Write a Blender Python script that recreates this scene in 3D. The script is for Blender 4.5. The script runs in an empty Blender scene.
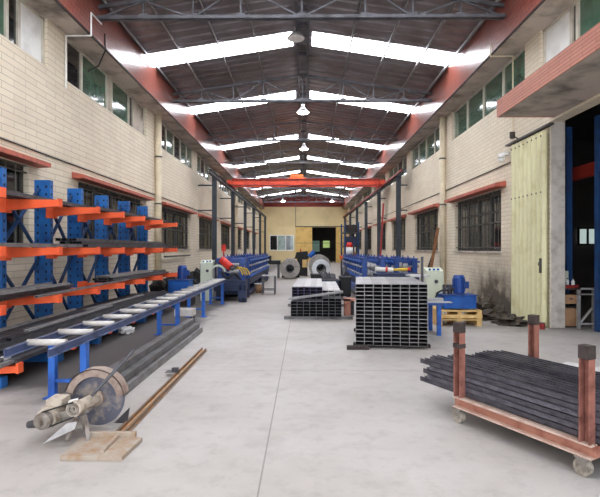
import bpy, bmesh, math, random
from mathutils import Vector, Matrix
random.seed(7)
C = bpy.context.scene.collection
PI = math.pi

# ------------------------------------------------------------ materials
MAT = {}
def nodes(name):
    m = bpy.data.materials.new(name); m.use_nodes = True
    nt = m.node_tree; b = nt.nodes['Principled BSDF']
    MAT[name] = m
    return m, nt, b
def lk(nt, a, b): nt.links.new(a, b)
def s2l(c):
    return tuple(((v/255)/12.92 if v/255 <= .04045 else ((v/255+.055)/1.055)**2.4) for v in c) + (1,)
def mixcol(nt, fac, a, b, mode='MIX'):
    n = nt.nodes.new('ShaderNodeMix'); n.data_type = 'RGBA'; n.blend_type = mode
    for sock, v in ((n.inputs[0], fac), (n.inputs[6], a), (n.inputs[7], b)):
        if hasattr(v, 'links') or isinstance(v, bpy.types.NodeSocket): lk(nt, v, sock)
        else: sock.default_value = v
    return n.outputs[2]
def ramp(nt, src, p0, p1, c0=(0,0,0,1), c1=(1,1,1,1)):
    r = nt.nodes.new('ShaderNodeValToRGB'); lk(nt, src, r.inputs[0])
    r.color_ramp.elements[0].position = p0; r.color_ramp.elements[1].position = p1
    r.color_ramp.elements[0].color = c0; r.color_ramp.elements[1].color = c1
    return r.outputs[0]
def pos(nt):
    g = nt.nodes.new('ShaderNodeNewGeometry'); return g.outputs['Position']
def noise(nt, scale, detail=4, vec=None, rough=.6):
    n = nt.nodes.new('ShaderNodeTexNoise'); n.inputs['Scale'].default_value = scale
    n.inputs['Detail'].default_value = detail; n.inputs['Roughness'].default_value = rough
    if vec is None:
        t = nt.nodes.new('ShaderNodeTexCoord'); vec = t.outputs['Object']
    lk(nt, vec, n.inputs['Vector']); return n.outputs[0]
def mth(nt, op, a, b=0.0, clamp=False):
    n = nt.nodes.new('ShaderNodeMath'); n.operation = op; n.use_clamp = clamp
    for i, v in enumerate((a, b)):
        if isinstance(v, (int, float)): n.inputs[i].default_value = v
        else: lk(nt, v, n.inputs[i])
    return n.outputs[0]
def simple(name, rgb, rough=.6, metal=0, wear=None, scale=6, bump=0, lo=.45, hi=.7):
    m, nt, b = nodes(name)
    b.inputs['Roughness'].default_value = rough; b.inputs['Metallic'].default_value = metal
    c = s2l(rgb); w = s2l(wear) if wear else tuple(v*.72 for v in c[:3])+(1,)
    n = noise(nt, scale)
    col = mixcol(nt, ramp(nt, n, lo, hi), c, w)
    if name in ('dark_steel','mid_steel','bar_dark','bar_purple','galv','galv_light','stack_steel'):   # each bar has its own tone
        oi = nt.nodes.new('ShaderNodeObjectInfo'); k = mth(nt, 'ADD', mth(nt, 'MULTIPLY', oi.outputs['Random'], .55), .6)
        hv = nt.nodes.new('ShaderNodeHueSaturation'); lk(nt, col, hv.inputs['Color']); lk(nt, k, hv.inputs['Value']); col = hv.outputs[0]
    lk(nt, col, b.inputs['Base Color'])
    if bump:
        bp = nt.nodes.new('ShaderNodeBump'); bp.inputs['Strength'].default_value = bump
        lk(nt, noise(nt, scale*8), bp.inputs['Height']); lk(nt, bp.outputs[0], b.inputs['Normal'])
    return m
def emis(name, rgb, st):
    m, nt, b = nodes(name)
    b.inputs['Base Color'].default_value = (.8,.8,.8,1)
    b.inputs['Emission Color'].default_value = s2l(rgb); b.inputs['Emission Strength'].default_value = st
    return m
def brick(name, axis, c1, c2, mortar, bw, rh, ms=.012, rough=.7, bump=.35, stain=None, off=.5, coat=0):
    m, nt, b = nodes(name)
    p = pos(nt); s = nt.nodes.new('ShaderNodeSeparateXYZ'); lk(nt, p, s.inputs[0])
    cb = nt.nodes.new('ShaderNodeCombineXYZ')
    lk(nt, s.outputs[axis], cb.inputs[0]); lk(nt, s.outputs[2], cb.inputs[1])
    t = nt.nodes.new('ShaderNodeTexBrick'); lk(nt, cb.outputs[0], t.inputs['Vector'])
    t.inputs['Scale'].default_value = 1; t.inputs['Brick Width'].default_value = bw
    t.inputs['Row Height'].default_value = rh; t.inputs['Mortar Size'].default_value = ms
    t.inputs['Mortar Smooth'].default_value = .3; t.offset = off
    t.inputs['Color1'].default_value = s2l(c1); t.inputs['Color2'].default_value = s2l(c2)
    t.inputs['Mortar'].default_value = s2l(mortar)
    n = ramp(nt, noise(nt, .8, 5, p), .4, .75)
    col = mixcol(nt, mth(nt, 'MULTIPLY', n, .35), t.outputs[0], s2l(mortar))
    if stain:   # grime of its own shape, low on the wall between two stations
        y0, y1, h = stain
        a = mth(nt, 'SUBTRACT', 1.0, mth(nt, 'DIVIDE', mth(nt, 'ABSOLUTE', mth(nt, 'SUBTRACT', s.outputs[1], (y0+y1)/2)), (y1-y0)/2), True)
        z = mth(nt, 'SUBTRACT', 1.0, mth(nt, 'DIVIDE', s.outputs[2], h), True)
        k = mth(nt, 'MULTIPLY', mth(nt, 'MULTIPLY', a, z), mth(nt, 'MULTIPLY', noise(nt, 3, 6, p), 3.2), True)
        col = mixcol(nt, k, col, s2l((84,74,64)))
    lk(nt, col, b.inputs['Base Color'])
    b.inputs['Roughness'].default_value = rough
    if coat: b.inputs['Coat Weight'].default_value = coat; b.inputs['Coat Roughness'].default_value = .12
    bp = nt.nodes.new('ShaderNodeBump'); bp.inputs['Strength'].default_value = bump; bp.inputs['Distance'].default_value = .02
    inv = mth(nt, 'SUBTRACT', 1.0, t.outputs['Fac']); lk(nt, inv, bp.inputs['Height']); lk(nt, bp.outputs[0], b.inputs['Normal'])
    return m

brick('brick_side', 1, (234,222,200), (228,214,191), (190,176,154), .34, .1, .006, stain=(9.5,15.5,1.7))
brick('brick_side_left', 1, (234,222,200), (228,214,192), (182,168,148), .7, .12, .007)
brick('brick_pier', 0, (226,208,172), (215,195,160), (150,130,105), .3, .12, .009)
brick('tile_red', 1, (166,90,74), (150,78,64), (104,60,52), .12, .1, .008, rough=.38, bump=.8, coat=.35)
brick('tile_canopy', 1, (192,122,98), (182,110,90), (128,76,64), .6, .055, .006, rough=.5, bump=.4)
brick('tile_canopy_end', 0, (192,122,98), (182,110,90), (128,76,64), .6, .055, .006, rough=.5, bump=.4)
simple('lintel_red', (192,100,80), .6, wear=(150,78,64), scale=5)
simple('soffit', (196,184,172), .85, wear=(120,112,104), scale=1.5, bump=.1)
simple('pillar_concrete', (204,196,188), .85, wear=(158,150,142), scale=5, bump=.3, lo=.45, hi=.8)
simple('cream_wall', (224,204,158), .8, wear=(208,188,142), scale=.6)
simple('band_red', (150,62,54), .7, wear=(125,50,45), scale=1)
simple('yellow_door', (222,186,112), .6, wear=(200,160,90), scale=2)
simple('gate_yellow', (222,218,178), .55, wear=(204,196,150), scale=2.2, lo=.5)
simple('truss_steel', (96,96,102), .5, .3, wear=(62,60,62), scale=3)
simple('post_steel', (62,68,76), .5, .3, wear=(48,50,56), scale=3)
simple('dark_steel', (92,92,98), .42, .35, wear=(62,58,60), scale=5)
simple('mid_steel', (136,134,136), .45, .3, wear=(100,96,94), scale=4)
simple('bar_dark', (108,106,116), .42, .35, wear=(70,68,78), scale=9)
simple('bar_purple', (84,74,108), .4, .3, wear=(46,42,58), scale=9)
simple('galv', (190,188,190), .45, .3, wear=(158,156,156), scale=6)
simple('stack_steel', (158,156,158), .5, .2, wear=(130,127,127), scale=5)
simple('galv_light', (200,198,198), .5, .35, wear=(170,166,166), scale=6)
simple('rack_blue', (34,106,182), .45, wear=(20,70,130), scale=3)
simple('rack_orange', (250,104,58), .45, wear=(236,88,46), scale=3)
simple('leg_blue', (42,104,196), .45, wear=(30,78,160), scale=4)
simple('machine_blue', (28,72,150), .4, wear=(20,48,105), scale=5)
simple('machine_dark_blue', (24,40,78), .45, wear=(18,26,48), scale=5)
simple('tank_blue', (22,92,178), .4, wear=(16,66,140), scale=3)
simple('cabinet_cream', (214,220,200), .5, wear=(196,202,184), scale=2)
simple('crane_red', (206,72,44), .5, wear=(168,52,34), scale=2)
simple('crane_orange', (236,110,50), .5, scale=2)
simple('rail_red', (150,44,40), .5, scale=2)
simple('red', (214,50,40), .45, scale=6)
simple('white', (235,235,232), .5, wear=(214,212,208), scale=3)
simple('roller_white', (212,207,203), .45, .1, wear=(196,190,186), scale=8)
simple('conveyor_web', (84,98,140), .45, .3, wear=(62,72,106), scale=5)
simple('conveyor_frame', (132,146,182), .4, .5, wear=(78,86,112), scale=5)
simple('pipe_cream', (222,208,180), .5, wear=(196,180,152), scale=2)
simple('frame_alu', (204,196,182), .5, .05, wear=(176,168,154), scale=4)
simple('frame_dark', (88,86,82), .5, .3, wear=(58,54,50), scale=4)
simple('inner_shade', (22,21,23), .9, scale=5)  # shade inside the long hollow sections, put into the colour
simple('black', (18,18,20), .6, scale=5)
simple('rubber', (30,30,30), .8, scale=5)
simple('wheel_dusty', (170,160,148), .7, wear=(110,100,92), scale=18)
simple('rust_post', (150,98,86), .75, wear=(104,60,50), scale=9, bump=.3)
simple('rim_pale', (206,180,166), .7, wear=(176,140,124), scale=8)
simple('rust_frame', (176,122,104), .7, wear=(130,70,56), scale=7, bump=.2)
simple('burnt', (64,54,52), .8, wear=(36,32,32), scale=14)
simple('saw_dust', (192,180,166), .75, wear=(146,132,120), scale=16, bump=.4)
simple('saw_metal', (150,142,136), .6, .4, wear=(110,98,88), scale=12, bump=.2)
simple('disc_grey', (98,98,112), .6, .3, wear=(150,140,134), scale=7, lo=.5, hi=.62)
simple('guard', (160,142,132), .7, wear=(124,100,88), scale=9)
simple('rusty_plate', (172,160,148), .7, .1, wear=(162,130,100), scale=9, bump=.2)
simple('rust_orange', (196,156,110), .75, wear=(170,104,54), scale=14)
simple('track', (128,112,98), .65, .3, wear=(160,112,70), scale=12)
simple('wood_pale', (226,190,128), .7, wear=(206,164,100), scale=5)
simple('wood_brown', (150,104,70), .7, wear=(120,80,52), scale=5)
simple('cardboard', (176,136,102), .8, wear=(150,112,84), scale=4)
simple('plastic_bag', (222,220,220), .4, wear=(190,188,190), scale=9)
simple('debris', (58,50,44), .9, wear=(96,84,70), scale=9, bump=.5)
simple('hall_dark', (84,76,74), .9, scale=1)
simple('hall_beam', (190,60,46), .7, scale=1)
simple('post_blue', (24,66,116), .5, wear=(18,46,84), scale=4)
simple('coil_grey', (150,144,138), .35, .75, wear=(116,108,100), scale=4)
simple('coil_bright', (210,210,212), .3, .7, wear=(180,180,184), scale=4)
simple('yellow', (226,190,60), .5, scale=5)
simple('green_dark', (30,80,60), .5, scale=4)

def glassm(name, rgb, rough=.08, spec=.5):
    m, nt, b = nodes(name)
    n = noise(nt, 2.2)
    lk(nt, mixcol(nt, ramp(nt, n, .4, .7), s2l(rgb), tuple(v*.6 for v in s2l(rgb)[:3])+(1,)), b.inputs['Base Color'])
    b.inputs['Roughness'].default_value = rough; b.inputs['Coat Weight'].default_value = .6
    b.inputs['Coat Roughness'].default_value = .04
    return m
glassm('glass_green', (74,108,88), .12); glassm('glass_dark', (20,24,26)); glassm('glass_lower', (58,62,58), .2)
glassm('glass_back', (150,170,165), .2)
m, nt, b = nodes('curtain'); b.inputs['Base Color'].default_value = s2l((96,98,88)); b.inputs['Roughness'].default_value=.8

# roof sheet: dull brownish grey metal
m, nt, b = nodes('roof_sheet')
n = noise(nt, 1.1, 5, pos(nt))
lk(nt, mixcol(nt, ramp(nt, n, .4, .7), s2l((138,132,136)), s2l((104,92,90))), b.inputs['Base Color'])
b.inputs['Metallic'].default_value = .55; b.inputs['Roughness'].default_value = .38
SKY = emis('skylight_sheet', (244,248,255), 7.0)
emis('lamp_glow', (255,250,240), 30); emis('lit_green', (190,220,120), .3); emis('lit_window', (200,220,215), .35)
emis('lit_teal', (90,150,130), .12)
# floor
m, nt, b = nodes('floor_concrete')
p = pos(nt); s = nt.nodes.new('ShaderNodeSeparateXYZ'); lk(nt, p, s.inputs[0]); X, Y = s.outputs[0], s.outputs[1]
base = mixcol(nt, ramp(nt, noise(nt, .55, 6, p), .35, .7), s2l((187,182,179)), s2l((166,159,154)))
base = mixcol(nt, mth(nt,'MULTIPLY',ramp(nt, noise(nt, 5, 8, p, .7), .5, .75),.35), base, s2l((122,114,108)))
base = mixcol(nt, mth(nt,'MULTIPLY',ramp(nt, noise(nt, 1.7, 6, p, .65), .52, .7),.3), base, s2l((142,134,128)))
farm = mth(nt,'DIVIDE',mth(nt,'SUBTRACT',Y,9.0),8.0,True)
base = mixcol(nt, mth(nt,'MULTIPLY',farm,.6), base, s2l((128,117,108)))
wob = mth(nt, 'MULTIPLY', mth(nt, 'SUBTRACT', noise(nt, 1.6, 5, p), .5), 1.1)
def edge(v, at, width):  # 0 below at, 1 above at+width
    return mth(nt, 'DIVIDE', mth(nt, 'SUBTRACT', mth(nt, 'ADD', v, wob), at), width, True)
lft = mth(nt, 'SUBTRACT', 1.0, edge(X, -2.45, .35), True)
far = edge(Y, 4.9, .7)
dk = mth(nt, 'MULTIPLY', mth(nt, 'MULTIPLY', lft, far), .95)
base = mixcol(nt, dk, base, s2l((74,70,70)))  # dark zone by the rack: oil stain with the rack's shade painted in
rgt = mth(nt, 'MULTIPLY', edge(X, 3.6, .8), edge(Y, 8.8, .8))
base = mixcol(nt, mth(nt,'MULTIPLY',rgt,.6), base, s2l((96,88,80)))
def joint(v, at, w):
    return mth(nt, 'LESS_THAN', mth(nt, 'ABSOLUTE', mth(nt, 'SUBTRACT', v, at)), w)
j = joint(X, -.3, .006)
for yy in (6.3, 12.3, 18.3): j = mth(nt, 'MAXIMUM', j, joint(Y, yy, .005))
base = mixcol(nt, mth(nt,'MULTIPLY',j,.65), base, s2l((110,102,96)))
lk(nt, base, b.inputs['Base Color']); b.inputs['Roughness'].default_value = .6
bp = nt.nodes.new('ShaderNodeBump'); bp.inputs['Strength'].default_value = .06; lk(nt, noise(nt, 40, 4, p), bp.inputs['Height']); lk(nt, bp.outputs[0], b.inputs['Normal'])

# ------------------------------------------------------------ mesh builder
def org(o):
    v = Vector((0,0,0))
    while o: v += o.location; o = o.parent
    return v
class B:
    def __init__(s): s.v = []; s.f = []; s.m = []; s.cur = 0
    def add(s, vs, fs):
        k = len(s.v); s.v += [Vector(v) for v in vs]; s.f += [[k+i for i in f] for f in fs]; s.m += [s.cur]*len(fs); return s
    def slot(s, i): s.cur = i; return s
    def box(s, x0, x1, y0, y1, z0, z1):
        return s.add([(x0,y0,z0),(x1,y0,z0),(x1,y1,z0),(x0,y1,z0),(x0,y0,z1),(x1,y0,z1),(x1,y1,z1),(x0,y1,z1)],
                     [(0,3,2,1),(4,5,6,7),(0,1,5,4),(1,2,6,5),(2,3,7,6),(3,0,4,7)])
    def beam(s, p0, p1, w, h=None, up=(0,0,1)):   # box-section bar between two points
        p0, p1 = Vector(p0), Vector(p1); h = h or w; d = (p1-p0).normalized(); up = Vector(up)
        if abs(d.dot(up)) > .97: up = Vector((0,1,0))
        a = d.cross(up).normalized()*w/2; c = a.cross(d).normalized()*h/2
        vs = []
        for p in (p0, p1): vs += [p-a-c, p+a-c, p+a+c, p-a+c]
        return s.add(vs, [(3,2,1,0),(4,5,6,7),(0,1,5,4),(1,2,6,5),(2,3,7,6),(3,0,4,7)])
    def cyl(s, p0, p1, r, r1=None, n=16):
        p0, p1 = Vector(p0), Vector(p1); r1 = r if r1 is None else r1; d = (p1-p0).normalized()
        up = Vector((0,0,1)) if abs(d.z) < .95 else Vector((1,0,0))
        a = d.cross(up).normalized(); c = a.cross(d)
        vs = []
        for p, q in ((p0,r),(p1,r1)):
            vs += [p + (a*math.cos(2*PI*i/n)+c*math.sin(2*PI*i/n))*q for i in range(n)]
        return s.add(vs, [tuple(reversed(range(n))), tuple(range(n,2*n))]+[(i,(i+1)%n,n+(i+1)%n,n+i) for i in range(n)])
    def ring(s, p0, p1, r, ri, n=32, a0=0, a1=2*PI):   # tube with a hole
        p0, p1 = Vector(p0), Vector(p1); d = (p1-p0).normalized()
        up = Vector((0,0,1)) if abs(d.z) < .95 else Vector((1,0,0))
        a = d.cross(up).normalized(); c = a.cross(d); full = abs(a1-a0-2*PI) < 1e-6
        m = n if full else n+1; vs = []
        for i in range(m):
            t = a0+(a1-a0)*i/n; e = a*math.cos(t)+c*math.sin(t)
            vs += [p0+e*r, p1+e*r, p1+e*ri, p0+e*ri]
        fs = []
        for i in range(n):
            j = (i+1) % m
            for q in range(4): fs.append((4*i+q, 4*j+q, 4*j+(q+1)%4, 4*i+(q+1)%4))
        if not full: fs += [(0,1,2,3), (4*n+3,4*n+2,4*n+1,4*n)]
        return s.add(vs, fs)
    def prism(s, poly, axis, a, b):   # polygon in the plane across axis, extruded a..b
        def P(u, w, t): return {0:(t,u,w), 1:(u,t,w), 2:(u,w,t)}[axis]
        n = len(poly)
        return s.add([P(u,w,a) for u,w in poly]+[P(u,w,b) for u,w in poly],
                     [tuple(range(n)), tuple(reversed(range(n,2*n)))]+[(i,n+i,n+(i+1)%n,(i+1)%n) for i in range(n)])
    def path(s, pts, r, n=8):
        for a, c in zip(pts, pts[1:]): s.cyl(a, c, r, n=n)
        return s
    def build(s, name, mat, parent=None, origin=None, bevel=0, smooth=False, mat2=None):
        me = bpy.data.meshes.new(name)
        o0 = org(parent) if parent else Vector(origin or (0,0,0))
        me.from_pydata([v-o0 for v in s.v], [], s.f)
        bm = bmesh.new(); bm.from_mesh(me); bmesh.ops.recalc_face_normals(bm, faces=bm.faces); bm.to_mesh(me); bm.free()
        me.materials.append(MAT[mat])
        if mat2:
            me.materials.append(MAT[mat2]); me.polygons.foreach_set('material_index', s.m)
        if smooth:
            for p in me.polygons: p.use_smooth = len(p.vertices) <= 4
        o = bpy.data.objects.new(name, me); C.objects.link(o)
        if parent: o.parent = parent
        elif origin: o.location = origin
        if bevel:
            md = o.modifiers.new('bevel', 'BEVEL'); md.width = bevel; md.segments = 2; md.limit_method = 'ANGLE'
        return o
def tag(o, label, cat, group=None, kind=None):
    o['label'] = label; o['category'] = cat
    if group: o['group'] = group
    if kind: o['kind'] = kind
    return o
def thing(name, loc, label, cat, group=None):
    o = bpy.data.objects.new(name, None); C.objects.link(o); o.location = loc
    o.empty_display_size = .1
    return tag(o, label, cat, group)
def struct(o): o['kind'] = 'structure'; return o
def sroot(name, loc):
    o = bpy.data.objects.new(name, None); C.objects.link(o); o.location = loc; return struct(o)
def copy_tree(o, parent=None):
    c = o.copy(); C.objects.link(c)
    if parent: c.parent = parent
    for ch in [x for x in bpy.data.objects if x.parent == o]: copy_tree(ch, c)
    return c

# ------------------------------------------------------------ dimensions
WL, WR, FL, FR = -5.1, 4.95, -4.57, 4.42      # walls and eave-beam faces
YN, YF = -4.0, 55.0
ZS, ZT, ZE = 5.2, 6.17, 7.15                  # sill, soffit, eave
RX, RZ = -.05, 7.85                           # ridge
# ------------------------------------------------------------ shell
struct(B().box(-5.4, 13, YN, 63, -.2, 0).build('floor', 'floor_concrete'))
def wall(name, mat, x0, x1, holes, ytop=ZT, y0=YN, y1=YF):
    ys = sorted({y0, y1} | {h[0] for h in holes} | {h[1] for h in holes}); b = B()
    for a, c in zip(ys, ys[1:]):
        hz = sorted([(h[2], h[3]) for h in holes if h[0] <= a+1e-6 and h[1] >= c-1e-6])
        z = 0
        for lo, hi in hz:
            if lo > z+1e-6: b.box(x0, x1, a, c, z, lo)
            z = hi
        if z < ytop: b.box(x0, x1, a, c, z, ytop)
    return struct(b.build(name, mat))
lowL = [(4.6,8.85),(10.8,15.2),(17.1,21.4),(23.3,27.0),(29.5,33.2),(35.6,39.2),(41.5,45.0),(47.3,51)]
lowR = [(12.1,15.8),(17.8,21.5),(23.5,27.0),(29.2,32.4),(35.4,38.6),(41.5,44.8),(47.3,51)]
upL = [(4.2,9.5),(10.3,15.5)] + [(16.9+6*k, 22.1+6*k) for k in range(6)]
upR = [(4.8,10.1),(10.8,16.1)] + [(17.2+6*k, 22.3+6*k) for k in range(6)]
wall('wall_left', 'brick_side_left', WL-.25, WL, [(a,c,1.58,3.12) for a,c in lowL]+[(a,c,ZS,ZT) for a,c in upL])
wall('wall_right', 'brick_side', WR, WR+.25, [(a,c,1.53,3.1) for a,c in lowR]+[(a,c,ZS,ZT) for a,c in upR]+[(5.2,9.7,0,4.15)])
# red sloped brick sill lines over the lower windows
wn = 0
def lower_window(side, y0, y1, z0, z1):
    global wn; wn += 1
    xw = WL if side < 0 else WR; d = side      # outward direction
    r = sroot('window_%d' % wn, (xw, (y0+y1)/2, z0))
    xi = xw + d*.10                             # frame plane, set into the wall
    f = B()
    a, c = sorted((xi, xi+d*.06))
    t = .06
    f.box(a,c,y0,y1,z0,z0+t).box(a,c,y0,y1,z1-t,z1).box(a,c,y0,y0+t,z0,z1).box(a,c,y1-t,y1,z0,z1)
    n = 4
    for i in range(1,n):
        y = y0+(y1-y0)*i/n; f.box(a,c,y-.03,y+.03,z0,z1)
    f.box(a,c,y0,y1,z0+1.02,z0+1.06)
    f.build('window_frame', 'frame_dark', r)
    xg = xi+d*.04
    for i in range(n):
        ya = y0+(y1-y0)*i/n; yb = y0+(y1-y0)*(i+1)/n
        B().box(min(xg,xg+d*.01), max(xg,xg+d*.01), ya+.03, yb-.03, z0+.06, z1-.06).build('pane', 'glass_lower' if i % 3 else 'glass_dark', r)
    g = B(); xb = xi-d*.05
    for i in range(1, int((y1-y0)/.28)):
        g.cyl((xb, y0+i*.28, z0), (xb, y0+i*.28, z1), .011, n=6)
    for z in (z0+.1, z0+.75, z1-.12): g.box(xb-.012, xb+.012, y0, y1, z-.015, z+.015)
    g.build('security_bars', 'frame_dark', r)
    # protruding red sloped lintel and narrow ledge
    l = B(); xo = xw-d*.26
    l.prism([(xw+d*.02, z1+.02), (xo, z1+.03), (xo, z1+.11), (xw+d*.02, z1+.17)], 1, y0-.3, y1+.3)
    l.build('lintel', 'lintel_red', r)
    B().box(min(xw+d*.09,xw-d*.05), max(xw+d*.09,xw-d*.05), y0-.04, y1+.04, z0-.05, z0).build('window_ledge', 'soffit', r)
for a,c in lowL: lower_window(-1, a, c, 1.58, 3.12)
for a,c in lowR: lower_window(1, a, c, 1.53, 3.1)
def upper_window(side, y0, y1, panels):
    global wn; wn += 1
    xw = WL if side < 0 else WR; d = side
    r = sroot('window_%d' % wn, (xw, (y0+y1)/2, ZS)); xi = xw+d*.06
    a, c = sorted((xi, xi+d*.07)); f = B(); t = .05
    f.box(a,c,y0,y1,ZS,ZS+t).box(a,c,y0,y1,ZT-t,ZT).box(a,c,y0,y0+t,ZS,ZT).box(a,c,y1-t,y1,ZS,ZT)
    for y in sorted({round(q,3) for p in panels for q in p[:2]}):
        if y0+.1 < y < y1-.1: f.box(a-.004,c+.004,y-.04,y+.04,ZS+.002,ZT-.002)
    f.build('window_frame', 'frame_alu', r)
    for (pa, pb, kind) in panels:
        mat = {'g':'glass_green','d':'glass_dark','w':'white','p':'soffit'}[kind]  # dark panels: the shade behind open ones is put into near-black glass
        xg = xi+d*.035
        B().box(min(xg,xg+d*.012), max(xg,xg+d*.012), pa+.02, pb-.02, ZS+.03, ZT-.03).build('pane' if kind in 'gd' else 'blank_panel', mat, r)
def pnl(y0, y1, kinds):
    n = len(kinds); return [(y0+(y1-y0)*i/n, y0+(y1-y0)*(i+1)/n, k) for i,k in enumerate(kinds)]
upper_window(-1, 4.2, 9.5, [(4.2,5.5,'g'),(5.5,6.9,'g'),(6.9,8.3,'g'),(8.3,8.65,'d'),(8.65,9.5,'w')])
upper_window(-1, 10.3, 15.5, [(10.3,11.1,'d'),(11.1,12.55,'g'),(12.55,12.85,'p'),(12.85,14.1,'g'),(14.1,14.45,'d'),(14.45,15.5,'p')])
for i,(a,c) in enumerate(upL[2:]): upper_window(-1, a, c, pnl(a,c,['dgdgg','gdgpg','dggdg','ggdgd','gdggg','ggggd'][i]))
upper_window(1, 4.8, 10.1, [(4.8,6.2,'g'),(6.2,7.55,'g'),(7.55,8.85,'g'),(8.85,9.05,'d'),(9.05,10.1,'w')])
upper_window(1, 10.8, 16.1, pnl(10.8,16.1,'gggg'))
for i,(a,c) in enumerate(upR[2:]): upper_window(1, a, c, pnl(a,c,['gggg','gdgg','ggdg','gggg','gdgg','gggg'][i]))
# eave beams with glazed tile faces (trim)
for nm, x0, x1, xf, s in (('trim_1', WL-.25, FL-.02, FL, 1), ('trim_2', FR+.02, WR+.25, FR, -1)):
    t = struct(B().box(x0, x1, YN, YF, ZT, ZE).build(nm, 'soffit'))
    B().box(min(xf,xf-s*.02), max(xf,xf-s*.02), YN, YF, ZT+.03, ZE).build('tile_face', 'tile_red', t)
    B().box(min(xf+s*.015,xf-s*.02), max(xf+s*.015,xf-s*.02), YN, YF, ZT-.01, ZT+.03).build('edge_strip', 'burnt', t)
# back wall with doorway and window opening
bw = B(); W0, W1 = -3.9, -1.2; D0, D1 = .92, 3.67
bw.box(WL-.25, W0, YF, YF+.25, 0, 6.38).box(W0, W1, YF, YF+.25, 0, 1.4).box(W0, W1, YF, YF+.25, 3.1, 6.38)
bw.box(W1, D0, YF, YF+.25, 0, 6.38).box(D0, D1, YF, YF+.25, 4.0, 6.38).box(D1, WR+.25, YF, YF+.25, 0, 6.38)
struct(bw.build('wall_back', 'cream_wall'))
struct(B().box(WL-.25, WR+.25, YF-.06, YF+.25, 6.38, 8.2).build('trim_3', 'band_red'))
d1 = sroot('door_1', (2.3, YF, 0))
B().box(-.95, D0+.02, YF-.14, YF-.04, .02, 4.05).build('door_leaf', 'yellow_door', d1)
B().box(D1-.02, 4.9, YF-.14, YF-.04, .02, 4.05).build('door_leaf', 'yellow_door', d1)
fr = B().box(-1.0, 4.95, YF-.2, YF-.02, 4.05, 4.15)
fr.box(-.95, 4.9, YF-.16, YF-.13, 2.2, 2.24)
fr.build('door_track', 'frame_dark', d1)
wn += 1; w = sroot('window_%d' % wn, (-2.5, YF, 1.4))
f = B()
for x in (W0, -3.05, -2.1, W1): f.box(x-.05, x+.05, YF-.02, YF+.06, 1.4, 3.1)
f.box(W0, W1, YF-.02, YF+.06, 1.35, 1.45).box(W0, W1, YF-.02, YF+.06, 3.05, 3.15); f.build('window_frame', 'white', w)
B().box(W0,-3.05,YF+.06,YF+.08,1.4,3.1).build('pane','glass_dark',w); B().box(-3.05,-2.1,YF+.06,YF+.08,1.4,3.1).build('pane','glass_back',w)
B().box(-2.1,-1.55,YF+.06,YF+.08,1.4,3.1).build('pane','glass_dark',w); B().box(-1.55,W1,YF+.06,YF+.08,1.4,3.1).build('pane','glass_back',w)
# dark room beyond the far doorway
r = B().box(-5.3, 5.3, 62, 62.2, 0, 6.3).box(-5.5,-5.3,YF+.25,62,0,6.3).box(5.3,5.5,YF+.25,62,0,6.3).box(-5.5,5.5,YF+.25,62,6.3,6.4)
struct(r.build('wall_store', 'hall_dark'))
wn += 1; w = sroot('window_%d' % wn, (3.0, 61.95, 1.6))
B().box(2.45,3.3,61.9,61.95,1.7,2.6).build('pane','lit_green',w); B().box(1.1,2.0,61.9,61.95,1.2,2.6).build('pane','lit_teal',w)
# adjacent workshop seen through the opening on the right
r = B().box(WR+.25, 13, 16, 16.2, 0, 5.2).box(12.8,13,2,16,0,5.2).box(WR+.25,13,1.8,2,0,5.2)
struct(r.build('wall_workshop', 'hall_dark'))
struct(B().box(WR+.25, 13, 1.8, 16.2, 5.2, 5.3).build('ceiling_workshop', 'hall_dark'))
t = struct(B().box(6.0, 6.15, 5, 15.9, 3.13, 3.4).build('trim_4', 'hall_beam'))
wn += 1; w = sroot('window_%d' % wn, (9.2, 15.95, 1.8))
B().box(9.05,9.65,15.92,15.95,1.75,2.25).build('pane','lit_window',w)
f = B()
for x in (9.05,9.35,9.65): f.box(x-.03,x+.03,15.88,15.93,1.75,2.25)
f.box(9,9.7,15.88,15.93,1.7,1.76).box(9,9.7,15.88,15.93,2.24,2.3); f.build('window_frame','black',w)
# opening jamb pillar + blue inner frame, canopy
struct(B().box(4.965, 5.25, 9.69, 9.99, 0, 4.18).build('wall_jamb', 'pillar_concrete', bevel=.01))
d2 = sroot('door_2', (5.4, 9.9, 0))
B().box(5.5,5.62,10.1,10.22,0,4.15).build('door_post','post_blue',d2)
cn = struct(B().box(3.83, WR, 4.0, 9.5, 4.2, 4.5).build('trim_5', 'soffit'))
B().box(3.81, 3.83, 4.0, 9.5, 4.19, 4.52).build('tile_face', 'tile_canopy', cn)
B().box(3.81, WR, 9.5, 9.52, 4.19, 4.52).build('tile_face', 'tile_canopy_end', cn)

# roof : corrugated sheets between skylight strips
strips = [(1.4,2.3),(7.6,8.5),(13.75,14.7),(18.9,19.85),(26.1,27.1),(32.2,33.2),(38.1,39.1),(44.4,45.4),(50.8,51.8)]
SX = .29
def roofz(x, side):
    xe = FL-.6 if side < 0 else FR+.8
    return RZ + (7.16-RZ)*(x-RX)/((FL if side<0 else FR)-RX)
def sheet(side, y0, y1, xa, xb, th=.04, rib=.045):
    b = B(); y = y0; prof = []
    while y < y1-1e-6:
        e = min(y+.42, y1); prof += [(y,0),(max(y,e-.12),0),(max(y,e-.1),rib),(max(y,e-.03),rib)]; y = e
    prof.append((y1,0))
    for (u,h),(u2,h2) in zip(prof, prof[1:]):
        if u2-u < 1e-6: continue
        za, zb = roofz(xa,side), roofz(xb,side)
        b.add([(xa,u,za+h),(xa,u2,za+h2),(xb,u2,zb+h2),(xb,u,zb+h),(xa,u,za+h+.012),(xa,u2,za+h2+.012),(xb,u2,zb+h2+.012),(xb,u,zb+h+.012)],
              [(0,1,2,3),(7,6,5,4),(0,4,5,1),(2,6,7,3)])
    return b
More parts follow.
